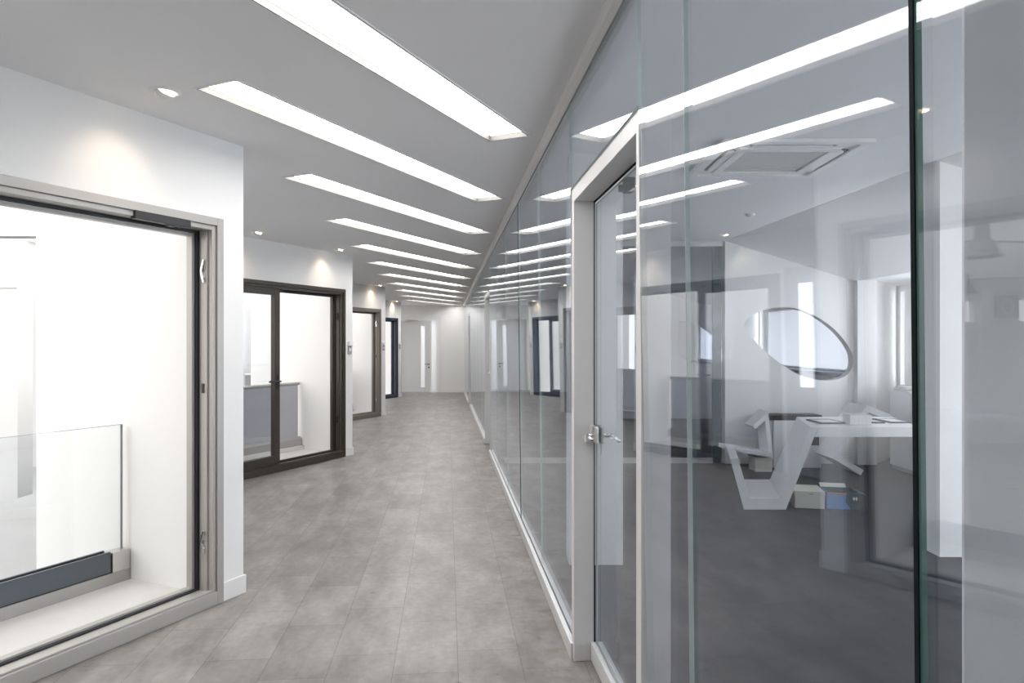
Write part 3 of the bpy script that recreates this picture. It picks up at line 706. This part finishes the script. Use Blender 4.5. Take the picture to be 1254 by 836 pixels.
# air conditioner cassette
ac = empty('air_conditioner', (1.99, 5.345 - 0.02, HR)); tag(ac, 'square white cassette air conditioner set in the room ceiling behind the glass', 'air conditioner')
S = 0.525
mb = MB()
def slab_ring(mb, a, b, z0, z1):
    mb.box(-b, b, -b, -a, z0, z1).box(-b, b, a, b, z0, z1).box(-b, -a, -a, a, z0, z1).box(a, b, -a, a, z0, z1)
slab_ring(mb, 0.455, S, -0.028, -0.001); mb.box(-0.455, 0.455, -0.455, 0.455, -0.012, -0.004)
mb.build('casing', M['ac'], ac, bevel=0.004)
mb = MB(); slab_ring(mb, 0.30, 0.365, -0.036, -0.013); mb.build('inner_rim', M['ac'], ac, bevel=0.006)
for j in range(4):
    R3 = Matrix.Rotation(rad(90 * j), 3, 'Z')
    def rounded(hx, hy, n=6):
        pts = []
        for cx, a0 in ((hx - hy, -90), (-(hx - hy), 90)):
            for i in range(n + 1):
                a = rad(a0 + 180 * i / n); pts.append((cx + hy * math.cos(a), hy * math.sin(a)))
        return pts
    sl = MB().prism(rounded(0.31, 0.044), -0.016, -0.0125)
    sl.v = [tuple(R3 @ (Vector(v) + Vector((0, 0.41, 0)))) for v in sl.v]; sl.build('air_slot', M['black'], ac)
    fp = MB().prism(rounded(0.285, 0.026), -0.030, -0.018)
    fp.v = [tuple(R3 @ (Vector(v) + Vector((0, 0.396, 0)))) for v in fp.v]; fp.build('air_flap', M['ac'], ac, bevel=0.003)
mb = MB().box(-0.295, 0.295, -0.295, 0.295, -0.024, -0.013)
for i in range(13): mb.box(-0.285, 0.285, -0.28 + i * 0.0465, -0.268 + i * 0.0465, -0.030, -0.024)
mb.build('intake_grille', M['grille'], ac)
# little ceiling detectors
for x, y, lb in ((2.6, 7.6, 'small white detector on the room ceiling beyond the air conditioner'), (1.1, 7.5, 'small white detector on the room ceiling near the glass')):
    o = empty('smoke_detector', (x, y, HR)); tag(o, lb, 'detector')
    MB().lathe([(0.0, -0.035), (0.03, -0.034), (0.045, -0.02), (0.055, -0.008), (0.055, 0)], seg=20).build('body', M['white'], o, smooth=True)

# ---- ribbon furniture
def ribbon(points, th):
    """mitred band of constant thickness along a polyline in the xz plane -> closed outline"""
    P = [Vector(p) for p in points]; Lf, Rt = [], []
    for i, p in enumerate(P):
        if i == 0: d = (P[1] - P[0]).normalized(); n = Vector((-d.y, d.x)); s = 1
        elif i == len(P) - 1: d = (P[-1] - P[-2]).normalized(); n = Vector((-d.y, d.x)); s = 1
        else:
            d0 = (p - P[i - 1]).normalized(); d1 = (P[i + 1] - p).normalized()
            n0 = Vector((-d0.y, d0.x)); n1 = Vector((-d1.y, d1.x)); n = (n0 + n1).normalized(); s = 1 / max(0.35, n.dot(n0))
        Lf.append(tuple(p + n * s * th / 2)); Rt.append(tuple(p - n * s * th / 2))
    return Lf + Rt[::-1]
dk = empty('ribbon_desk', (3.1, 6.93, 0)); tag(dk, 'long white folded-ribbon desk standing behind the wide glass pane', 'desk')
leg = [(2.172, .506), (2.253, .511), (2.367, .112), (2.668, .112), (2.973, .823), (3.06, .823), (3.01, .723), (2.729, 0), (2.31, 0)]
def skew(mb, k=0.27):                       # the band runs back at an angle
    mb.v = [(x + k * y, y, z) for x, y, z in mb.v]; return mb
skew(MB().prism_xz([(x - 3.1, z) for x, z in leg], 0, 0.98)).build('folded_leg', M['white_lac'], dk, bevel=0.003)
skew(MB().prism_xz([(3.015 - 3.1, .723), (4.055 - 3.1, .723), (4.055 - 3.1, .823), (3.062 - 3.1, .823)], 0, 0.98)).build('table_top', M['white_lac'], dk, bevel=0.003)
leg2 = [(4.055, .723), (4.022, .723), (4.022, 0), (4.055, 0)]
MB().prism_xz([(x - 3.1, z) for x, z in leg2], 0.0, 0.05).build('end_leg', M['white_lac'], dk, bevel=0.003)
s1 = empty('ribbon_stool', (4.4, 8.99, 0)); tag(s1, 'white folded-ribbon stool tipped up behind the desk, right of the cabinet', 'stool')
pr = ribbon([(4.76, .735), (4.47, .845), (4.08, .235), (4.40, .045)], 0.075)
zmin = min(z for x, z in pr)
MB().prism_xz([(x - 4.4, z - zmin) for x, z in pr], -0.25, 0.25).build('folded_band', M['white_lac'], s1, bevel=0.003)
cr = empty('crate', (3.24, 9.08, 0)); tag(cr, 'small white crate left of the white cabinet, under a ribbon stool', 'crate')
MB().box(-0.10, 0.12, -0.10, 0.15, 0, 0.19).build('body', M['card'], cr, bevel=0.003); MB().box(-0.11, 0.13, -0.11, 0.155, 0.165, 0.19).build('lid', M['card'], cr, bevel=0.002)
s2 = empty('ribbon_stool', (3.1, 9.06, 0.19)); tag(s2, 'white folded-ribbon stool on a crate, left of the white cabinet', 'stool')
pr = ribbon([(2.74, .32), (3.315, .225), (3.26, .73), (3.10, .58)], 0.055)
zmin = min(z for x, z in pr)
MB().prism_xz([(x - 3.1, z - zmin) for x, z in pr], -0.15, 0.17).build('folded_band', M['white_lac'], s2, bevel=0.003)
cb = empty('cabinet', (3.79, 9.27, 0)); tag(cb, 'white cabinet with a black rimmed top against the eye wall', 'cabinet')
MB().box(-0.30, 0.33, 0, 0.28, 0, 0.63).build('body', M['white_lac'], cb, bevel=0.004)
MB().box(-0.45, -0.30, 0.02, 0.28, 0, 0.63).build('side_panel', M['grey_panel'], cb, bevel=0.003)
MB().box(-0.46, 0.34, -0.01, 0.28, 0.655, 0.70).box(-0.44, 0.32, 0.01, 0.28, 0.63, 0.655).build('top', M['black'], cb, bevel=0.003)
MB().box(0.14, 0.30, -0.006, 0.0, 0.30, 0.55).build('recess_panel', M['dkgrey'], cb)
MB().box(-0.10, 0.10, -0.02, 0.12, 0.70, 0.715).build('tray', M['dkgrey'], cb, bevel=0.002)
lc = empty('low_cabinet', (5.35, 8.3, 0)); tag(lc, 'tall plain white cabinet under the slit window by the outer wall', 'cabinet')
MB().box(-0.30, 0.38, -1.0, 0.98, 0.05, 1.03).build('body', M['white_lac'], lc, bevel=0.004)
MB().box(-0.29, 0.38, -0.98, 0.97, 0, 0.05).build('plinth', M['grey_panel'], lc)
for j in range(4): MB().box(-0.318, -0.301, -0.985 + j * 0.49, -0.505 + j * 0.49, 0.06, 1.02).build('door', M['white_lac'], lc, bevel=0.002)
pk = empty('paper_pile', (5.235, 9.03, 1.03)); tag(pk, 'loose pile of papers on the tall white cabinet', 'papers')
for j in range(5):
    a = random.uniform(-0.4, 0.4); q = Matrix.Rotation(a, 3, 'Z'); mb = MB().box(-0.15, 0.15, -0.21, 0.21, 0.0005 + j * 0.012, 0.011 + j * 0.012)
    mb.v = [tuple(q @ Vector(v)) for v in mb.v]; mb.build('sheaf', M['paper'], pk)
# boxes under the desk
b1 = empty('cardboard_box', (2.992, 6.98, 0), -0.2); tag(b1, 'off-white cardboard box on the floor under the ribbon desk', 'box')
MB().box(-0.145, 0.135, 0, 0.34, 0, 0.165).build('body', M['card'], b1, bevel=0.004)
MB().box(-0.15, 0.14, -0.005, 0.345, 0.135, 0.172).build('lid', M['card'], b1, bevel=0.003)
MB().box(-0.01, 0.03, -0.0065, -0.005, 0.140, 0.152).build('sticker', M['grey_panel'], b1)
b2 = empty('open_box', (3.30, 6.93, 0), -0.2); tag(b2, 'open blue and dark green printed box right of the off-white box', 'box')
mb = MB(); W2, D2_, H2 = 0.15, 0.30, 0.165
mb.box(-W2, W2, 0, 0.006, 0, H2, 0).box(-W2, W2, D2_ - 0.006, D2_, 0, H2, 1).box(-W2, -W2 + 0.006, 0.006, D2_ - 0.006, 0, H2, 0).box(W2 - 0.006, W2, 0.006, D2_ - 0.006, 0, H2, 1).box(-W2, W2, 0, D2_, 0, 0.006, 1)
mb.build('body', [M['blue'], M['teal']], b2)
MB().prism_xz([(0.03, H2 - 0.001), (W2, H2 - 0.001), (W2, 0.0), (0.075, 0.0), (0.02, 0.08)], -0.0015, 0.0).build('dark_print', M['teal'], b2)
MB().prism_xz([(-W2, H2), (0.03, H2), (0.02, H2 - 0.02), (-W2, H2 - 0.012)], -0.0018, 0.0).build('orange_edge', M['orange'], b2)
lg = MB()
for j in range(2):
    x = 0.088 + 0.024 * j
    lg.prism_xz([(x, 0.115), (x + 0.010, 0.09), (x + 0.02, 0.118), (x + 0.016, 0.132), (x + 0.009, 0.108), (x + 0.006, 0.135)], -0.0028, -0.0014)
lg.build('white_mark', M['white'], b2)
mb = MB().add([(-W2, D2_, H2), (W2 - 0.05, D2_, H2), (W2 - 0.05, D2_ + 0.05, H2 + 0.03), (-W2, D2_ + 0.05, H2 + 0.03), (-W2, D2_, H2 + 0.004), (W2 - 0.05, D2_, H2 + 0.004), (W2 - 0.05, D2_ + 0.05, H2 + 0.034), (-W2, D2_ + 0.05, H2 + 0.034)],
              [(0, 1, 2, 3), (7, 6, 5, 4), (0, 4, 5, 1), (1, 5, 6, 2), (2, 6, 7, 3), (3, 7, 4, 0)])
mb.build('back_flap', M['card'], b2)
mb = MB().add([(W2, 0.02, H2), (W2 + 0.09, 0.06, H2 - 0.035), (W2 + 0.09, 0.24, H2 - 0.035), (W2, 0.28, H2), (W2, 0.02, H2 + 0.004), (W2 + 0.09, 0.06, H2 - 0.031), (W2 + 0.09, 0.24, H2 - 0.031), (W2, 0.28, H2 + 0.004)],
              [(0, 1, 2, 3), (7, 6, 5, 4), (0, 4, 5, 1), (1, 5, 6, 2), (2, 6, 7, 3), (3, 7, 4, 0)])
mb.build('side_flap', M['teal'], b2)
# things lying on the desk
def picture_frame(x, y, w, d, rz, label):
    e = empty('flat_frame', (x, y, 0.823), rz); tag(e, label, 'frame', 'flat dark-edged boards on the ribbon desk')
    MB().box(-w / 2 + 0.012, w / 2 - 0.012, -d / 2 + 0.012, d / 2 - 0.012, 0, 0.012).build('sheet', M['paper'], e)
    mb = MB().box(-w / 2, w / 2, -d / 2, -d / 2 + 0.012, 0, 0.016).box(-w / 2, w / 2, d / 2 - 0.012, d / 2, 0, 0.016)
    mb.box(-w / 2, -w / 2 + 0.012, -d / 2 + 0.012, d / 2 - 0.012, 0, 0.016).box(w / 2 - 0.012, w / 2, -d / 2 + 0.012, d / 2 - 0.012, 0, 0.016)
    mb.build('border', M['dkgrey'], e)
picture_frame(3.32, 7.36, 0.26, 0.34, 0.05, 'flat dark-edged board on the desk top above the folded leg')
picture_frame(3.76, 7.42, 0.26, 0.36, -0.06, 'flat dark-edged board on the desk top near its right end')
picture_frame(4.06, 7.44, 0.22, 0.36, 0.04, 'last flat dark-edged board at the right end of the desk top')
wb = empty('small_carton', (3.55, 7.1, 0.823)); tag(wb, 'small plain white carton standing on the middle of the desk', 'box')
MB().box(-0.10, 0.12, 0, 0.16, 0, 0.10).build('body', M['white'], wb, bevel=0.003); MB().box(-0.10, 0.12, 0, 0.158, 0.1, 0.106).build('lid', M['card'], wb, bevel=0.002)

# ------------------------------------------------------------------ atrium outside the left windows
MC = Vector((1.335, 0.130)); FW = Vector((-0.1925, 0.9813)); RT = Vector((-0.9813, -0.1925))
EO = MC + FW * 16.5
er = math.atan2(RT.y, RT.x)
# hall end wall; local x = RT, local -y faces away from us, +y local is rot90(RT)
q = Vector((-RT.y, RT.x))            # rot90 of RT
sg = 1 if q.dot(FW) < 0 else -1      # +y local looks back towards the corridor when sg = 1
mb = MB()
def ebox(mb, x0, x1, y0, y1, z0, z1, mi=0): mb.box(x0, x1, sg * y0, sg * y1, z0, z1, mi)
wins = [(10.60, 10.97), (12.02, 12.5), (13.2, 13.7)]
xc = 4.0
for a, b in wins:
    ebox(mb, xc, a, -0.2, 0, -1.0, 5.0); ebox(mb, a, b, -0.2, 0, -1.0, 1.92); ebox(mb, a, b, -0.2, 0, 2.42, 5.0); xc = b
ebox(mb, xc, 20, -0.2, 0, -1.0, 5.0)
ebox(mb, 9.0, 20, 0, 0.22, 1.72, 1.80); ebox(mb, 9.0, 20, 0, 0.10, -1.0, 0.2); ebox(mb, 9.0, 20, 0, 0.25, 2.95, 3.15); ebox(mb, 9, 20, 0, 0.15, 2.62, 2.70); ebox(mb, 11.05, 11.3, 0, 0.14, -1.0, 2.62)
struct(mb.build('wall_hall', M['ext'], loc=(EO.x, EO.y, 0), rz=er), 'white panelled end wall of the hall outside the windows', 'wall')
struct(MB().box(-22, -2.2, -6, 24.5, -1.05, -0.95).build('floor_hall', M['atr_floor']), 'dark floor of the hall outside the windows', 'floor')
struct(MB().box(-22, -21.8, -6, 18, -1.0, 5.0).build('wall_hall_side', M['ext']), 'white far side wall of the hall', 'wall')
struct(MB().box(-22, -6.6, -6.2, -6, -1.0, 5.0).build('wall_hall_near', M['ext']), 'white near wall of the hall', 'wall')
# hall roof with beams over the far half
mb = MB()
mb.box(-22, -7.2, 11.0, 13.2, 3.9, 4.05).box(-22, -4.9, 6.84, 7.04, 3.86, 4.05)
mb.box(-22, -6.4, 10.6, 10.9, 3.3, 3.9).box(-22, -5.4, 8.7, 8.95, 3.0, 3.35)
struct(mb.build('ceiling_hall', M['ext']), 'white beamed ceiling of the hall', 'ceiling')
c = empty('pillar', (-6.33, 8.85, -0.95), 0); struct(c, 'white pillar with a bracket in the hall outside', 'pillar')
MB().box(-0.14, 0.14, -0.14, 0.14, 0, 3.70).build('shaft', M['ext'], c, bevel=0.004)
MB().prism_xz([(-0.14, 3.3), (-0.24, 3.55), (-0.24, 3.90), (0.24, 3.90), (0.24, 3.55), (0.14, 3.3)], -0.16, 0.16).build('bracket', M['ext'], c, bevel=0.004)
def pendant(D, px, zb, w, label):
    t = (px - 627) / 852
    p = MC + FW * D + RT * (t * D)
    e = empty('pendant_lamp', (p.x, p.y, zb)); tag(e, label, 'pendant lamp', 'spun metal pendant lamps in the hall')
    s = w / 0.44
    MB().lathe([(0.0, .25 * s), (.085 * s, .25 * s), (.09 * s, .235 * s), (.14 * s, .19 * s), (.165 * s, .12 * s), (.185 * s, .08 * s), (.215 * s, .045 * s), (.218 * s, .03 * s), (.200 * s, .03 * s), (.15 * s, .09 * s), (.08 * s, .2 * s)], seg=32).build('shade', M['spun'], e, smooth=True)
    pf = []
    for i in range(7): pf += [(.072 * s, (.25 + .025 * i) * s), (.080 * s, (.262 + .025 * i) * s)]
    MB().lathe([(0, .25 * s)] + pf + [(.075 * s, .44 * s), (0, .445 * s)], seg=24).build('ribbed_neck', M['spun'], e, smooth=True)
    MB().tube([(0, 0, .44 * s), (0.02, 0, .55 * s), (0, 0, 3.9 - zb)], 0.008).build('cord', M['black'], e)
pendant(8.0, 1204.5, 2.50, 0.44, 'large spun metal bell pendant seen mirrored at right of the glass')
pendant(14.6, 1183, 2.46, 0.44, 'far small-looking metal bell pendant behind the large one')
pq = EO + RT * 11.71 + FW * -0.03
e = empty('wall_plaque', (pq.x, pq.y, 2.0), er); tag(e, 'dark grey square plaque with a pale ring on the hall end wall', 'plaque')
mb = MB(); ebox(mb, -0.28, 0.28, 0.0, 0.03, 0, 0.54); mb.build('board', M['plaque'], e)
ring = [(0.13 * math.cos(2 * math.pi * i / 24), sg * 0.045, 0.27 + 0.17 * math.sin(2 * math.pi * i / 24)) for i in range(25)]
MB().tube(ring, 0.022).build('wreath', M['ext'], e, smooth=True)
for i, (px, a, ln, D) in enumerate(((1216, 0.12, 1.5, 10.6), (1228, -0.2, 1.6, 10.75), (1238, 0.3, 1.4, 10.9), (1246, -0.05, 1.6, 11.1))):
    p = MC + FW * D + RT * ((px - 627) / 852 * D)
    o = MB().box(-ln / 2, ln / 2, -0.05, 0.05, 0, 0.035).build('timber_plank', M['wood'], loc=(p.x, p.y, -0.95 + 0.036 * (i % 4)), rz=er + a, bevel=0.003)
    tag(o, 'raw timber plank lying crosswise on the hall floor pile, %s' % ('lowest', 'second from bottom', 'third from bottom', 'topmost')[i], 'plank', 'planks on the hall floor')

# ------------------------------------------------------------------ light
w = bpy.data.worlds.new('sky'); scene.world = w; w.use_nodes = True
nt = w.node_tree; bg = nt.nodes['Background']
bg.inputs['Color'].default_value = (1.0, 0.985, 0.965, 1); bg.inputs['Strength'].default_value = 1.5
# overcast sky, raised on the +x side to brighten the glazed rooms
wtc = nt.nodes.new('ShaderNodeTexCoord'); wsx = nt.nodes.new('ShaderNodeSeparateXYZ'); nt.links.new(wtc.outputs['Generated'], wsx.inputs['Vector'])
wmr = nt.nodes.new('ShaderNodeMapRange'); wmr.inputs['From Min'].default_value = 0.15; wmr.inputs['From Max'].default_value = 0.7
wmr.inputs['To Min'].default_value = 1.05; wmr.inputs['To Max'].default_value = 2.9
nt.links.new(wsx.outputs['X'], wmr.inputs['Value']); nt.links.new(wmr.outputs['Result'], bg.inputs['Strength'])

cam = bpy.data.cameras.new('camera'); co = bpy.data.objects.new('camera', cam); COL.objects.link(co)
cam.sensor_width = 36; cam.lens = 36 * 852 / 1254; cam.clip_start = 0.05; cam.clip_end = 200
cam.shift_y = 3.0 / 1254
co.location = (0, 0, 1.65); co.rotation_euler = (rad(90), 0, 0)
scene.camera = co
vs = scene.view_settings
vs.view_transform = 'Standard'; vs.look = 'None'; vs.gamma = 1; vs.use_curve_mapping = False; vs.exposure = 1.42
cy = scene.cycles
cy.max_bounces = 14; cy.diffuse_bounces = 6; cy.glossy_bounces = 6; cy.transmission_bounces = 8; cy.transparent_max_bounces = 40
cy.caustics_reflective = False; cy.caustics_refractive = False
cy.use_denoising = True
cy.sample_clamp_indirect = 6
